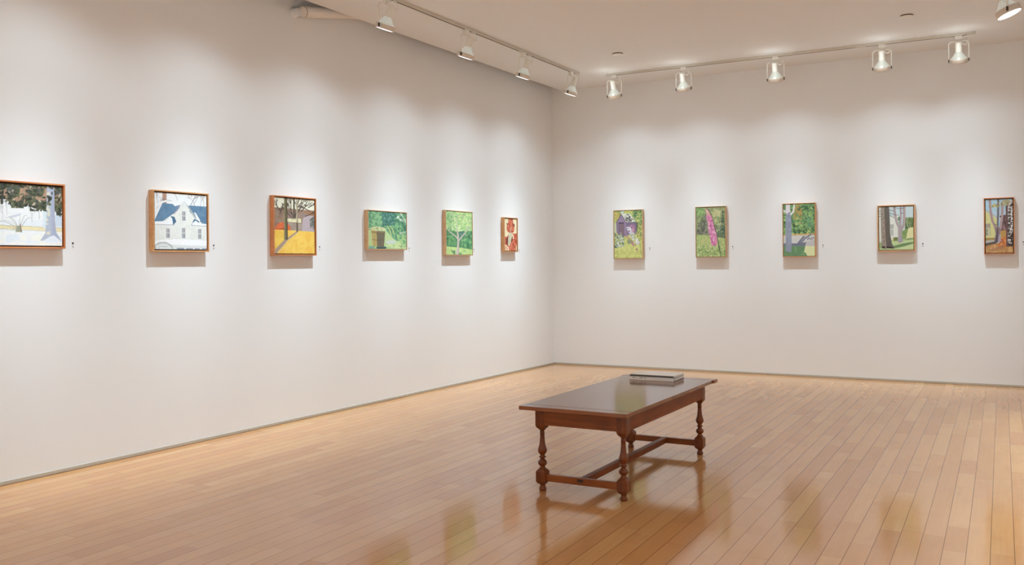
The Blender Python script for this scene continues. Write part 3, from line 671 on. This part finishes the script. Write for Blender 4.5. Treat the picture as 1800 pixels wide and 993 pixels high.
def paint_foxglove():
    p = Paint((150, 553, 122, 800, 112, 795), 114, 184, 8)
    p.mottle(None, [(150, 160, 104), (132, 146, 96), (172, 178, 116), (120, 130, 92)], 9, 41)
    p.dabs(rect(150, 120, 260, 230), [(130, 176, 92), (160, 200, 110), (110, 150, 84)], 60, 12)
    p.poly([(190, 340), (290, 190), (300, 330), (330, 500), (150, 490), (170, 400)], (128, 130, 104)); p.dabs([(160, 400), (280, 250), (320, 500), (160, 490)], [(110, 114, 92), (146, 146, 116), (96, 100, 84)], 60, 14, 2)
    p.dabs([(360, 120), (500, 120), (470, 330), (400, 330)], [(186, 186, 120), (166, 172, 104), (200, 196, 140), (140, 156, 96)], 70, 15, 1.8)
    p.dabs([(180, 310), (250, 240), (240, 300), (180, 350)], [(108, 128, 76), (190, 196, 140)], 16, 10, 3, 2.4)
    p.mottle([(430, 400), (553, 400), (553, 545), (440, 540)], [(108, 124, 88), (124, 138, 96), (96, 112, 84)], 8, 42)
    for k in range(9):
        y = 160 + k * 42; w = 10 + k * 9
        p.dabs([(520 - w, y + 40), (520, y - 10), (520 + w, y + 40)], [(76, 104, 78), (92, 122, 88), (66, 92, 72)], 18, 10, 1.8)
    p.line([(520, 150), (525, 420)], 5, (80, 100, 76)); p.dabs(rect(430, 320, 520, 460), [(190, 196, 150), (120, 140, 96)], 26, 7, 2)
    p.mottle([(150, 492), (300, 505), (430, 530), (553, 545), (553, 800), (150, 800)], [(164, 186, 104), (180, 196, 112), (150, 176, 100), (190, 200, 122)], 10, 43)
    p.dabs([(150, 640), (553, 640), (553, 800), (150, 800)], [(140, 168, 92), (190, 206, 130), (120, 152, 84), (206, 210, 150)], 110, 9, 1.6); p.dabs([(200, 510), (330, 520), (340, 640), (220, 640)], [(196, 192, 120), (186, 182, 110)], 24, 14)
    for x, y in ((212, 765), (290, 735), (370, 745), (426, 735), (530, 735)):
        pts = [(x + 18 * math.cos(t / 10 * 2 * PI), y + 14 * math.sin(t / 10 * 2 * PI)) for t in range(11)]; p.line(pts, 4, (120, 150, 84))
    p.line([(280, 120), (340, 170), (370, 260), (420, 430), (450, 560), (492, 800)], 10, (92, 96, 62)); p.line([(360, 120), (350, 180)], 10, (150, 150, 100))
    fx = [(275, 130), (300, 140), (345, 200), (372, 260), (400, 380), (430, 480), (445, 600), (425, 650), (360, 645), (340, 520), (318, 420), (310, 320), (290, 250), (300, 200)]
    p.poly(fx, (226, 134, 176)); p.dabs(fx, [(238, 160, 196), (214, 110, 160), (244, 180, 208), (200, 96, 150), (232, 130, 160)], 150, 13, 1.2)
    p.dabs([(275, 128), (310, 140), (350, 230), (310, 240)], [(222, 190, 140), (230, 160, 150), (200, 180, 110)], 24, 11)
    p.dabs(fx, [(150, 50, 100), (176, 70, 120)], 34, 6)
    p.line([(455, 640), (470, 720)], 8, (110, 130, 80))
    return p

def paint_grey_trunk():
    p = Paint((125, 530, 102, 770, 97, 765), 124, 200, 9)
    p.mottle(None, [(112, 158, 88), (92, 140, 80), (140, 180, 98), (76, 120, 74)], 14, 51)
    p.dabs(rect(125, 100, 530, 490), [(120, 170, 92), (150, 190, 104), (84, 132, 78), (66, 108, 66), (170, 200, 110), (104, 150, 96), (60, 96, 62)], 420, 12, 1.4)
    p.dabs(rect(255, 100, 370, 300), [(190, 140, 70), (170, 150, 80), (206, 130, 60), (150, 170, 90)], 70, 10)
    p.dabs(rect(230, 230, 530, 480), [(52, 84, 56), (180, 206, 120), (196, 160, 90)], 70, 6); p.dabs(rect(430, 250, 500, 400), [(90, 150, 110), (110, 170, 120)], 26, 13)
    p.poly([(125, 492), (530, 478), (530, 505), (380, 512), (125, 512)], (206, 164, 96)); p.dabs(rect(230, 475, 530, 510), [(190, 150, 80), (214, 180, 110)], 26, 8, 2)
    p.poly([(125, 510), (530, 498), (530, 640), (125, 640)], (206, 202, 196)); p.poly([(415, 590), (530, 560), (530, 640), (405, 640)], (196, 190, 190))
    sh = (116, 120, 138)
    p.poly([(125, 605), (300, 605), (340, 560), (380, 512), (410, 510), (370, 560), (345, 600), (420, 590), (405, 640), (125, 640)], sh); p.line([(360, 595), (400, 545), (480, 490)], 18, sh)
    p.dabs([(430, 520), (520, 520), (520, 560), (430, 560)], [(120, 122, 130)], 7, 7, 1.8)
    p.poly([(125, 638), (408, 640), (388, 720), (410, 725), (435, 770), (125, 770)], (104, 148, 98)); p.mottle([(235, 645), (400, 650), (380, 715), (430, 765), (235, 765)], [(98, 142, 94), (112, 156, 102)], 7, 52)
    p.poly([(408, 640), (530, 640), (530, 772), (435, 772), (412, 725), (390, 718)], (222, 226, 160))
    p.poly([(163, 100), (215, 100), (220, 200), (232, 300), (232, 640), (225, 720), (150, 705), (160, 600), (160, 230)], (142, 150, 168))
    p.poly([(160, 100), (216, 100), (218, 205), (195, 205), (175, 235), (162, 200)], (218, 208, 208)); p.poly([(125, 165), (165, 185), (170, 215), (125, 195)], (216, 206, 204))
    p.line([(228, 230), (255, 200), (268, 150), (270, 100)], 24, (222, 214, 206))
    p.line([(160, 250), (156, 600)], 4, (178, 176, 176)); p.mottle([(170, 250), (228, 250), (228, 640), (165, 640)], [(138, 146, 164), (148, 156, 174)], 9, 53)
    return p

def paint_two_trees():
    p = Paint((125, 600, 148, 742, 138, 735), 140, 170, 10)
    p.fill((196, 214, 214)); p.poly([(125, 150), (330, 150), (390, 290), (390, 640), (125, 640)], (222, 220, 204)); p.poly([(270, 150), (330, 150), (330, 290), (270, 280)], (190, 206, 204))
    p.poly([(490, 300), (560, 295), (600, 300), (600, 470), (480, 480)], (116, 138, 78)); p.dabs([(490, 295), (600, 300), (600, 460), (480, 470)], [(96, 120, 70), (130, 150, 84), (84, 108, 66)], 50, 13)
    p.line([(520, 310), (505, 350), (530, 430)], 8, (176, 184, 150)); p.line([(545, 370), (550, 420)], 6, (170, 176, 140))
    p.dabs([(390, 290), (430, 280), (430, 380), (395, 370)], [(110, 140, 80), (90, 120, 76)], 14, 13)
    p.poly([(275, 390), (335, 390), (325, 450), (275, 455)], (176, 176, 164)); p.poly([(275, 452), (325, 448), (330, 545), (285, 550)], (206, 204, 190)); p.poly([(290, 465), (318, 460), (318, 535), (290, 540)], (166, 170, 160)); p.line([(303, 465), (303, 535)], 4, (214, 212, 200))
    p.poly([(125, 690), (300, 600), (600, 560), (600, 745), (125, 745)], (186, 206, 138)); p.poly([(125, 640), (300, 600), (300, 700), (125, 720)], (150, 176, 110))
    p.poly([(530, 440), (600, 428), (600, 580), (490, 600), (510, 520)], (222, 216, 150)); p.poly([(440, 480), (530, 450), (510, 520), (500, 590), (440, 600)], (130, 156, 84)); p.dabs([(440, 500), (520, 480), (500, 590), (440, 590)], [(116, 146, 80), (140, 166, 92)], 24, 13)
    p.poly([(310, 690), (460, 650), (600, 630), (600, 650), (480, 690), (330, 720)], (112, 142, 86)); p.poly([(460, 610), (530, 580), (600, 578), (600, 595), (500, 605)], (120, 148, 90)); p.poly([(480, 690), (600, 655), (600, 740), (400, 740)], (196, 212, 146))
    p.poly([(320, 570), (385, 565), (385, 612), (330, 620)], (112, 128, 60)); p.poly([(318, 580), (332, 580), (332, 622), (320, 615)], (190, 160, 70))
    tr = (170, 152, 152)
    for pts, w in (([(338, 140), (350, 260), (375, 370), (405, 430)], 34), ([(428, 140), (430, 300), (420, 400)], 26), ([(475, 140), (478, 300), (465, 400), (425, 480)], 38), ([(412, 420), (412, 620)], 52)): p.line(pts, w, tr)
    p.poly([(388, 560), (440, 560), (465, 630), (378, 625)], (160, 150, 160)); p.line([(400, 430), (400, 600)], 8, (190, 176, 172)); p.line([(485, 150), (488, 300), (470, 410)], 7, (200, 170, 150)); p.line([(355, 270), (385, 390)], 6, (196, 172, 150))
    dk = (96, 92, 84)
    for pts in ([(338, 155), (390, 175), (465, 170)], [(270, 195), (335, 205)], [(272, 235), (330, 255), (400, 265)], [(275, 265), (340, 300)], [(380, 320), (405, 330)], [(430, 240), (460, 235)], [(125, 205), (160, 215)], [(125, 240), (160, 245)], [(125, 275), (160, 280)]): p.line(pts, 6, dk)
    p.poly([(150, 140), (262, 140), (272, 300), (280, 520), (305, 660), (345, 718), (215, 715), (160, 720), (155, 500)], (134, 122, 106)); p.poly([(198, 140), (262, 140), (272, 300), (280, 520), (305, 660), (345, 718), (230, 715), (205, 500)], (104, 95, 84)); p.poly([(150, 140), (200, 140), (210, 500), (232, 735), (165, 710), (155, 500)], (154, 140, 122)); p.dabs([(155, 200), (195, 200), (205, 690), (160, 690)], [(130, 112, 96), (166, 152, 132), (142, 130, 112)], 50, 8, 2.4, 1.5)
    p.line([(206, 320), (215, 600)], 8, (160, 120, 100)); p.line([(268, 150), (276, 400)], 6, (84, 104, 104)); p.poly([(165, 690), (210, 690), (210, 720), (165, 720)], (66, 54, 46)); p.poly([(225, 690), (300, 700), (340, 722), (230, 718)], (58, 44, 42))
    return p

def paint_autumn():
    p = Paint((160, 500, 108, 775, 105, 768), 112, 206, 11)
    p.fill((166, 204, 222)); p.poly([(230, 250), (420, 230), (420, 330), (240, 320)], (182, 204, 218))
    p.poly([(160, 235), (310, 340), (330, 620), (160, 620)], (214, 206, 130)); p.line([(160, 250), (230, 300), (310, 345)], 9, (200, 198, 190)); p.line([(165, 240), (310, 335)], 4, (130, 130, 124))
    p.poly([(160, 410), (225, 408), (215, 460), (160, 465)], (168, 152, 136)); p.poly([(160, 465), (212, 460), (215, 560), (160, 565)], (196, 192, 150)); p.poly([(165, 475), (188, 475), (188, 555), (165, 555)], (140, 144, 124)); p.line([(214, 410), (222, 560)], 5, (150, 140, 104)); p.line([(165, 515), (190, 515)], 4, (200, 196, 150))
    p.poly([(340, 310), (430, 300), (430, 500), (350, 500)], (128, 90, 92)); p.dabs([(345, 310), (425, 300), (420, 500), (355, 500)], [(110, 74, 76), (150, 104, 106), (96, 70, 70)], 50, 11, 2, 1.5)
    p.poly([(160, 588), (280, 585), (300, 620), (160, 630)], (172, 136, 66)); p.poly([(160, 620), (280, 610), (290, 640), (160, 668)], (186, 180, 166)); p.poly([(160, 655), (300, 625), (300, 655), (160, 692)], (104, 84, 72))
    p.mottle([(160, 690), (300, 655), (420, 640), (500, 690), (500, 778), (160, 778)], [(206, 150, 84), (196, 136, 72), (216, 162, 96)], 8, 61)
    p.poly([(340, 500), (415, 490), (415, 600), (350, 600)], (196, 148, 70)); p.poly([(360, 600), (410, 560), (425, 600), (415, 700), (330, 720), (300, 660), (350, 630)], (214, 116, 52)); p.dabs([(360, 570), (420, 570), (410, 700), (310, 700)], [(224, 130, 60), (200, 100, 50), (230, 150, 80)], 30, 14)
    p.poly([(200, 740), (330, 690), (400, 660), (380, 720), (240, 760)], (176, 120, 84), 0.7)
    tr = (172, 142, 142)
    for pts, w in (([(215, 105), (225, 250), (245, 370), (280, 450), (300, 520)], 30), ([(375, 160), (365, 350), (345, 470), (325, 540)], 30)): p.line(pts, w, tr)
    p.line([(322, 105), (318, 300), (310, 470)], 26, (118, 112, 118)); p.poly([(275, 455), (355, 455), (335, 540), (355, 630), (265, 640), (285, 540)], (146, 120, 122)); p.poly([(300, 470), (318, 470), (318, 640), (270, 645), (295, 560)], (96, 84, 92)); p.poly([(325, 540), (350, 600), (355, 630), (310, 632)], (176, 156, 170))
    p.line([(372, 200), (362, 380), (345, 470)], 9, (196, 160, 156)); p.dabs(rect(280, 415, 302, 432), [(60, 44, 40)], 4, 7); p.dabs(rect(335, 305, 355, 330), [(70, 50, 48)], 4, 8); p.dabs(rect(335, 335, 352, 375), [(230, 224, 220)], 5, 8)
    p.poly([(412, 200), (500, 105), (500, 690), (415, 695), (425, 500)], (84, 66, 62)); p.poly([(415, 200), (440, 200), (440, 690), (415, 690)], (112, 80, 78))
    p.dabs([(440, 130), (500, 105), (500, 660), (435, 650)], [(222, 216, 210), (200, 194, 190), (232, 228, 220)], 90, 10, 1.3); p.dabs([(470, 250), (500, 250), (500, 560), (480, 560)], [(226, 222, 216)], 30, 11, 1.2); p.dabs([(430, 520), (500, 520), (500, 690), (430, 690)], [(70, 54, 52)], 26, 9); p.dabs([(440, 150), (500, 150), (500, 640), (440, 640)], [(66, 52, 50)], 50, 7)
    p.dabs([(190, 200), (250, 170), (440, 110), (480, 130), (440, 190), (300, 210)], [(166, 150, 92), (190, 172, 104), (140, 124, 78), (206, 190, 120)], 100, 9, 2, 0.2)
    p.line([(385, 410), (400, 480)], 5, (196, 176, 160))
    return p

M_canvas = {}
def mat_canvas():
    t = NT('painted_canvas')
    a = t.n.new('ShaderNodeVertexColor'); a.layer_name = 'paint'
    t.t.links.new(a.outputs['Color'], t.p.inputs['Base Color'])
    t.p.inputs['Roughness'].default_value = 0.55; t.p.inputs['Specular IOR Level'].default_value = 0.3
    t.bump(t.noise(t.coords(), 420.0, 2.0), 0.12, 0.0008)
    return t.m
M_can = mat_canvas()

def canvas(paint, w, h, yf, yb, parent):
    """stretched canvas: fine front grid carrying the paint, folded sides"""
    c = paint.result()[::-1]                      # row 0 at the bottom
    ny, nx = c.shape[:2]
    xs = np.linspace(-w / 2, w / 2, nx); zs = np.linspace(-h / 2, h / 2, ny)
    X, Z = np.meshgrid(xs, zs)
    V = np.stack([X, np.full_like(X, -yf), Z], -1).reshape(-1, 3)
    i = (np.arange(ny - 1)[:, None] * nx + np.arange(nx - 1)[None, :]).reshape(-1)
    F = np.stack([i, i + 1, i + nx + 1, i + nx], -1)
    n0 = len(V)
    sv = []
    for (sx, sz) in ((-1, -1), (1, -1), (1, 1), (-1, 1)):
        sv += [(sx * w / 2, -yf, sz * h / 2), (sx * w / 2, -yb, sz * h / 2)]
    V = np.concatenate([V, np.array(sv)])
    S = [(n0 + 0, n0 + 1, n0 + 3, n0 + 2), (n0 + 2, n0 + 3, n0 + 5, n0 + 4), (n0 + 4, n0 + 5, n0 + 7, n0 + 6), (n0 + 6, n0 + 7, n0 + 1, n0 + 0)]
    me = bpy.data.meshes.new('canvas'); me.from_pydata(V.tolist(), [], F.tolist() + S); me.update()
    at = me.color_attributes.new('paint', 'FLOAT_COLOR', 'POINT')
    buf = np.ones((len(V), 4), np.float32); buf[:n0, :3] = c.reshape(-1, 3); buf[n0:, :3] = (0.62, 0.58, 0.5)
    at.data.foreach_set('color', buf.reshape(-1))
    me.materials.append(M_can)
    o = bpy.data.objects.new('canvas', me); COL.objects.link(o); o.parent = parent
    return o

FRAME_WOODS = {
    'oak': mat_wood('frame_oak', rgb(190, 132, 80), rgb(216, 164, 110), 'x', 0.4),
    'cherry': mat_wood('frame_cherry', rgb(180, 108, 62), rgb(208, 136, 84), 'x', 0.38),
    'maple': mat_wood('frame_maple', rgb(186, 144, 102), rgb(212, 174, 130), 'x', 0.42)}
M_back = simple('frame_inner_dark', rgb(66, 44, 30), 0.6)

def painting(loc, rz, w, h, wood, face, gap, recess, paint_fn, label):
    """w, h: outside of the frame; face: front edge width; gap: dark float gap; recess: how deep the canvas sits"""
    D = 0.042
    root = empty('framed_painting', loc, rz); tag(root, label, 'painting', 'framed landscape paintings on the gallery walls')
    b = MB(); W2, H2 = w / 2, h / 2
    def loop(x, z, y): return [(-x, -y, -z), (x, -y, -z), (x, -y, z), (-x, -y, z)]
    rings = [loop(W2, H2, 0.0), loop(W2, H2, D - 0.0012), loop(W2 - 0.0012, H2 - 0.0012, D), loop(W2 - face + 0.0008, H2 - face + 0.0008, D), loop(W2 - face, H2 - face, D - 0.0008), loop(W2 - face, H2 - face, 0.006)]
    b.loft(rings, 0, False, False, False)
    b.build('frame', FRAME_WOODS[wood], root)
    k = MB(); k.box(-W2 + face + 0.0005, W2 - face - 0.0005, -0.012, -0.004, -H2 + face + 0.0005, H2 - face - 0.0005); k.build('backing', M_back, root)
    canvas(paint_fn(), w - 2 * (face + gap), h - 2 * (face + gap), D - recess, 0.012, root)
    return root

RZ_L = math.atan2(-E.y, -E.x)
def on_left(s, z): return L(s, 0.0005, z)
def on_back(x, z): return (x, -0.0005, z)
for args in (
    (on_left(6.506, 1.487), RZ_L, 0.612, 0.373, 'cherry', 0.009, 0.008, 0.008, paint_snow_spruce, 'framed painting of snowy garden with dark spruce boughs and pale blue trunk'),
    (on_left(5.372, 1.4865), RZ_L, 0.450, 0.397, 'oak', 0.008, 0.008, 0.007, paint_snow_house, 'framed painting of white house with blue roof under snow'),
    (on_left(4.313, 1.4895), RZ_L, 0.458, 0.447, 'cherry', 0.008, 0.007, 0.008, paint_yellow_field, 'framed painting of bright yellow lawn, orange bush and two trunks'),
    (on_left(3.178, 1.487), RZ_L, 0.548, 0.337, 'maple', 0.006, 0.003, 0.004, paint_basket, 'framed green painting of wooden bushel basket in a garden'),
    (on_left(2.049, 1.4895), RZ_L, 0.478, 0.436, 'maple', 0.006, 0.003, 0.004, paint_apple_tree, 'framed light green painting of pale branching tree on a lawn'),
    (on_left(1.043, 1.496), RZ_L, 0.289, 0.370, 'oak', 0.007, 0.007, 0.008, paint_iris, 'small framed painting of red iris flower on cream, nearest the corner'),
    (on_back(0.960, 1.5025), 0, 0.351, 0.550, 'maple', 0.006, 0.003, 0.004, paint_shed, 'framed painting of purple garden shed with flowers'),
    (on_back(1.903, 1.507), 0, 0.334, 0.548, 'maple', 0.006, 0.004, 0.004, paint_foxglove, 'framed painting of leaning pink foxglove spike on green'),
    (on_back(2.822, 1.505), 0, 0.329, 0.550, 'oak', 0.006, 0.003, 0.004, paint_grey_trunk, 'framed painting of grey tree trunk before green and orange leaves'),
    (on_back(3.742, 1.5), 0, 0.339, 0.451, 'oak', 0.009, 0.006, 0.006, paint_two_trees, 'framed painting of thick brown trunk and forked pale tree beside a house'),
    (on_back(4.627, 1.4965), 0, 0.252, 0.526, 'cherry', 0.008, 0.007, 0.008, paint_autumn, 'tall framed painting of autumn trees, orange ground and white leaved trunk'),
): painting(*args)

# ------------------------------------------------------------------ small dot labels beside the pictures
M_dot = simple('label_dot', rgb(46, 46, 46), 0.6); M_mark = simple('label_mark', rgb(184, 178, 176), 0.7)
def wall_label(loc, rz, label):
    root = empty('wall_label', loc, rz); tag(root, label, 'wall label', 'tiny dot labels beside the paintings')
    d = MB(); q = Matrix.Rotation(PI / 2, 4, 'X'); d.lathe([(0.0058, -0.0003), (0.0058, 0.0010), (0.0052, 0.0014)], 20, M=q); d.build('dot', M_dot, root)
    m = MB(); ring = [(0.0042 * math.cos(t / 16 * 2 * PI), 0.0085 * math.sin(t / 16 * 2 * PI)) for t in range(16)]
    m.loft([[(x + 0.001, 0.0003, z - 0.021) for x, z in ring], [(x + 0.001, -0.0010, z - 0.021) for x, z in ring]]); m.build('number_mark', M_mark, root)
for s, nm in ((6.127, 'snowy spruce painting'), (5.072, 'snowy white house painting'), (4.005, 'yellow lawn painting'), (2.822, 'green bushel basket painting'), (1.728, 'light green tree painting'), (0.802, 'red iris painting')):
    wall_label(L(s, 0.0005, 1.335), RZ_L, 'tiny dark dot label on the wall right of the ' + nm)
for x, nm in ((1.2, 'purple shed painting'), (2.129, 'pink foxglove painting'), (3.05, 'grey trunk painting'), (3.976, 'brown trunk and forked tree painting'), (4.821, 'autumn trees painting')):
    wall_label((x, -0.0005, 1.345), 0, 'tiny dark dot label on the wall right of the ' + nm)

# ------------------------------------------------------------------ the low table
WD, WL = rgb(108, 52, 16), rgb(152, 82, 31)
M_tx = mat_wood('table_wood_cross', WD, WL, 'x', 0.32, spec=0.3)
M_ty = mat_wood('table_wood_long_shaded', rgb(100, 46, 16), rgb(138, 70, 29), 'y', 0.42, spec=0.16)  # darker and duller than the end aprons: side shade put into the colour
M_tz = mat_wood('table_wood_turned', rgb(84, 39, 13), rgb(130, 66, 25), 'z', 0.3, spec=0.3)
M_top = mat_wood('table_top_wood', rgb(102, 58, 29), rgb(130, 77, 39), 'y', 0.12, spec=0.68)
M_topx = mat_wood('table_top_end_wood', rgb(108, 58, 28), rgb(142, 80, 38), 'x', 0.14, spec=0.6)
M_peg = simple('dark_peg', rgb(40, 20, 12), 0.5)
TROT = math.radians(-1.0)
table = empty('coffee_table', (2.757, -4.715, 0), TROT)
tag(table, 'low dark reddish brown wooden table with turned legs on the maple floor', 'table')
LX, LY = 0.229, 0.612          # leg centres
HB = 0.0275                    # half a leg block
def sq(hs, z, cut=0.0025): return [(-hs + cut, -hs, z), (hs - cut, -hs, z), (hs, -hs + cut, z), (hs, hs - cut, z), (hs - cut, hs, z), (-hs + cut, hs, z), (-hs, hs - cut, z), (-hs, -hs + cut, z)]
def make_leg(x, y):
    b = MB()
    b.lathe([(0.012, 0.0), (0.0175, 0.002), (0.0200, 0.008), (0.0195, 0.013), (0.0150, 0.020), (0.0130, 0.026), (0.0150, 0.031), (0.019, 0.036)], 28)
    b.loft([sq(0.0175, 0.0355), sq(0.0205, 0.038), sq(0.0265, 0.047), sq(HB, 0.050), sq(HB, 0.099), sq(0.0265, 0.102), sq(0.0210, 0.109), sq(0.0185, 0.113)])
    b.lathe([(0.0175, 0.112), (0.0185, 0.117), (0.0165, 0.121), (0.0125, 0.1245), (0.0120, 0.1275), (0.0165, 0.131), (0.0215, 0.136), (0.0240, 0.143), (0.0238, 0.149), (0.0205, 0.156), (0.0150, 0.161), (0.0118, 0.165),
             (0.0115, 0.170), (0.0145, 0.1715), (0.0185, 0.1745), (0.0195, 0.1775), (0.0180, 0.180), (0.0125, 0.182), (0.0122, 0.187), (0.0150, 0.191), (0.0195, 0.196), (0.0230, 0.203), (0.0240, 0.210), (0.0232, 0.217), (0.0205, 0.226),
             (0.0172, 0.236), (0.0148, 0.248), (0.0132, 0.264), (0.0122, 0.285), (0.0120, 0.296), (0.0135, 0.297), (0.0138, 0.300), (0.0120, 0.302), (0.0118, 0.314), (0.0135, 0.318), (0.0190, 0.320), (0.0205, 0.323), (0.0200, 0.327)], 28)
    b.loft([sq(0.0205, 0.3265), sq(0.0225, 0.330), sq(0.0262, 0.337), sq(HB, 0.343), sq(HB, 0.4365)])
    o = b.build('leg', M_tz, table); o.location = (x, y, 0)
    sy = 1 if y > 0 else -1; sx = -1 if x > 0 else 1
    for pz in (0.408, 0.365):
        k = MB(); k.lathe([(0.0036, 0.0), (0.0036, 0.0012)], 10, M=Matrix.Translation((sx * 0.012, sy * (HB - 0.0004), pz)) @ Matrix.Rotation(-sy * PI / 2, 4, 'X')); k.build('peg', M_peg, o)
    return o
for x, y in ((-LX, -LY), (LX, -LY), (-LX, LY), (LX, LY)): make_leg(x, y)
for sy in (-1, 1):
    b = MB(); yo = sy * (LY + HB - 0.012)
    b.box(-LX + HB - 0.003, LX - HB + 0.003, yo - 0.011, yo + 0.011, 0.347, 0.4365, 0, 0.0015); b.build('apron', M_tx, table)
for sx in (-1, 1):
    b = MB(); xo = sx * (LX + HB - 0.012)
    b.box(xo - 0.011, xo + 0.011, -LY + HB - 0.003, LY - HB + 0.003, 0.347, 0.4365, 0, 0.0015); b.build('apron', M_ty, table)
TX, TY, EB = 0.298, 0.738, 0.075
b = MB(); b.box(-TX, TX, -TY + EB, TY - EB, 0.436, 0.4560, 0, 0.0025); b.build('tabletop', M_top, table)
for sy in (-1, 1):
    b = MB(); y0, y1 = sorted((sy * (TY - EB + 0.0022), sy * TY))
    ex = 0.009 if sy > 0 else 0.002
    b.box(-TX - ex, TX + ex, y0, y1, 0.4360, 0.4560, 0, 0.0025); b.build('breadboard_end', M_topx, table)
for sy in (-1, 1):
    b = MB(); b.box(-LX + HB - 0.004, LX - HB + 0.004, sy * LY - 0.013, sy * LY + 0.013, 0.052, 0.088, 0, 0.003); o = b.build('stretcher', M_tx, table)
    k = MB(); k.box(-0.022, 0.012, sy * (LY + 0.0128) - 0.0010, sy * (LY + 0.0128) + 0.0010, 0.068, 0.082); k.build('tenon', M_peg, o)
b = MB(); b.box(-0.017, 0.017, -LY + 0.012, LY - 0.012, 0.053, 0.087, 0, 0.003); b.build('stretcher', M_ty, table)

# ------------------------------------------------------------------ two books on the table
ZT = 0.4561
def book(loc, rz, w, d, t, cover, spine, label, page_inset=0.004, lettering=False):
    root = empty('book', loc, rz); tag(root, label, 'book', 'books lying on the table')
    bt = 0.0024
    c = MB(); c.box(-w / 2, w / 2, 0.0015, d, 0, bt, 0, 0.0006); c.box(-w / 2, w / 2, 0.0015, d, t - bt, t, 0, 0.0006); c.box(-w / 2 , w / 2, 0.0012, 0.004, bt * 0.5, t - bt * 0.5)
    c.build('cover', cover, root)
    s = MB(); s.box(-w / 2 + 0.0005, w / 2 - 0.002, -0.0004, 0.0013, 0.0008, t - 0.0022); sp = s.build('spine', spine, root)
    p = MB(); p.box(-w / 2 + page_inset, w / 2 - page_inset, 0.0045, d - page_inset, bt, t - bt); p.build('pages', M_page, root)
    if lettering:
        g = MB(); rr = random.Random(5); x = -w / 2 + 0.022
        while x < -w / 2 + 0.118:
            lw = rr.uniform(0.0022, 0.0042)
            if rr.random() > 0.16: g.box(x, x + lw, -0.0008, -0.0003, t * 0.48, t * 0.48 + rr.uniform(0.0036, 0.0055))
            x += lw + 0.0012
        g.build('spine_lettering', simple('grey_lettering', rgb(120, 116, 112), 0.6), sp)
    return root
M_page = simple('book_pages', rgb(228, 218, 204), 0.8)
M_cdark = simple('book_board_dark', rgb(44, 32, 26), 0.35)
M_cspine = simple('book_spine_grey', rgb(238, 233, 225), 0.45)
M_cgrey = simple('book_cover_grey', rgb(236, 228, 217), 0.24, 0.7)
book((2.728, -4.226, ZT), math.radians(0.6), 0.293, 0.205, 0.0235, M_cdark, M_cspine, 'thick dark book with pale grey spine lying on the table under a thinner one', lettering=True)
book((2.728, -4.219, ZT + 0.0236), math.radians(-0.6), 0.289, 0.196, 0.0105, M_cgrey, simple('book_spine_dark', rgb(84, 74, 66), 0.4), 'thin pale grey book lying on top of the dark book on the table')

# ------------------------------------------------------------------ camera
cam = bpy.data.cameras.new('camera'); co = bpy.data.objects.new('camera', cam); COL.objects.link(co)
R = Vector((0.8785328542448709, 0.47759633902910603, -0.009042176638165225))
U = Vector((0.008429466325038007, 0.0034259877444829524, 0.9999586024958482))
F = Vector((-0.47760754611902395, 0.8785727059008661, 0.001016039465038729))
Mx = Matrix(((R.x, U.x, -F.x), (R.y, U.y, -F.y), (R.z, U.z, -F.z)))
co.matrix_world = Matrix.Translation((4.649237854584891, -9.560563231811017, 1.1968456734623996)) @ Mx.to_4x4()
cam.sensor_fit = 'HORIZONTAL'; cam.sensor_width = 36.0; cam.lens = 1584.977 * 36.0 / 1800.0
cam.shift_y = -(496.5 - 459.947) / 1800.0
cam.clip_start = 0.05; cam.clip_end = 60
bpy.context.scene.camera = co

# ------------------------------------------------------------------ world and view
w = bpy.data.worlds.new('world'); bpy.context.scene.world = w; w.use_nodes = True
w.node_tree.nodes['Background'].inputs[0].default_value = (1, 0.96, 0.9, 1); w.node_tree.nodes['Background'].inputs[1].default_value = 0.0
sc = bpy.context.scene
sc.view_settings.view_transform = 'Standard'; sc.view_settings.look = 'None'
sc.view_settings.gamma = 1.0; sc.view_settings.use_curve_mapping = False
sc.view_settings.exposure = 0.22
sc.cycles.use_denoising = True
sc.cycles.max_bounces = 12; sc.cycles.diffuse_bounces = 8; sc.cycles.glossy_bounces = 6
sc.cycles.sample_clamp_indirect = 3.0; sc.cycles.blur_glossy = 1.0
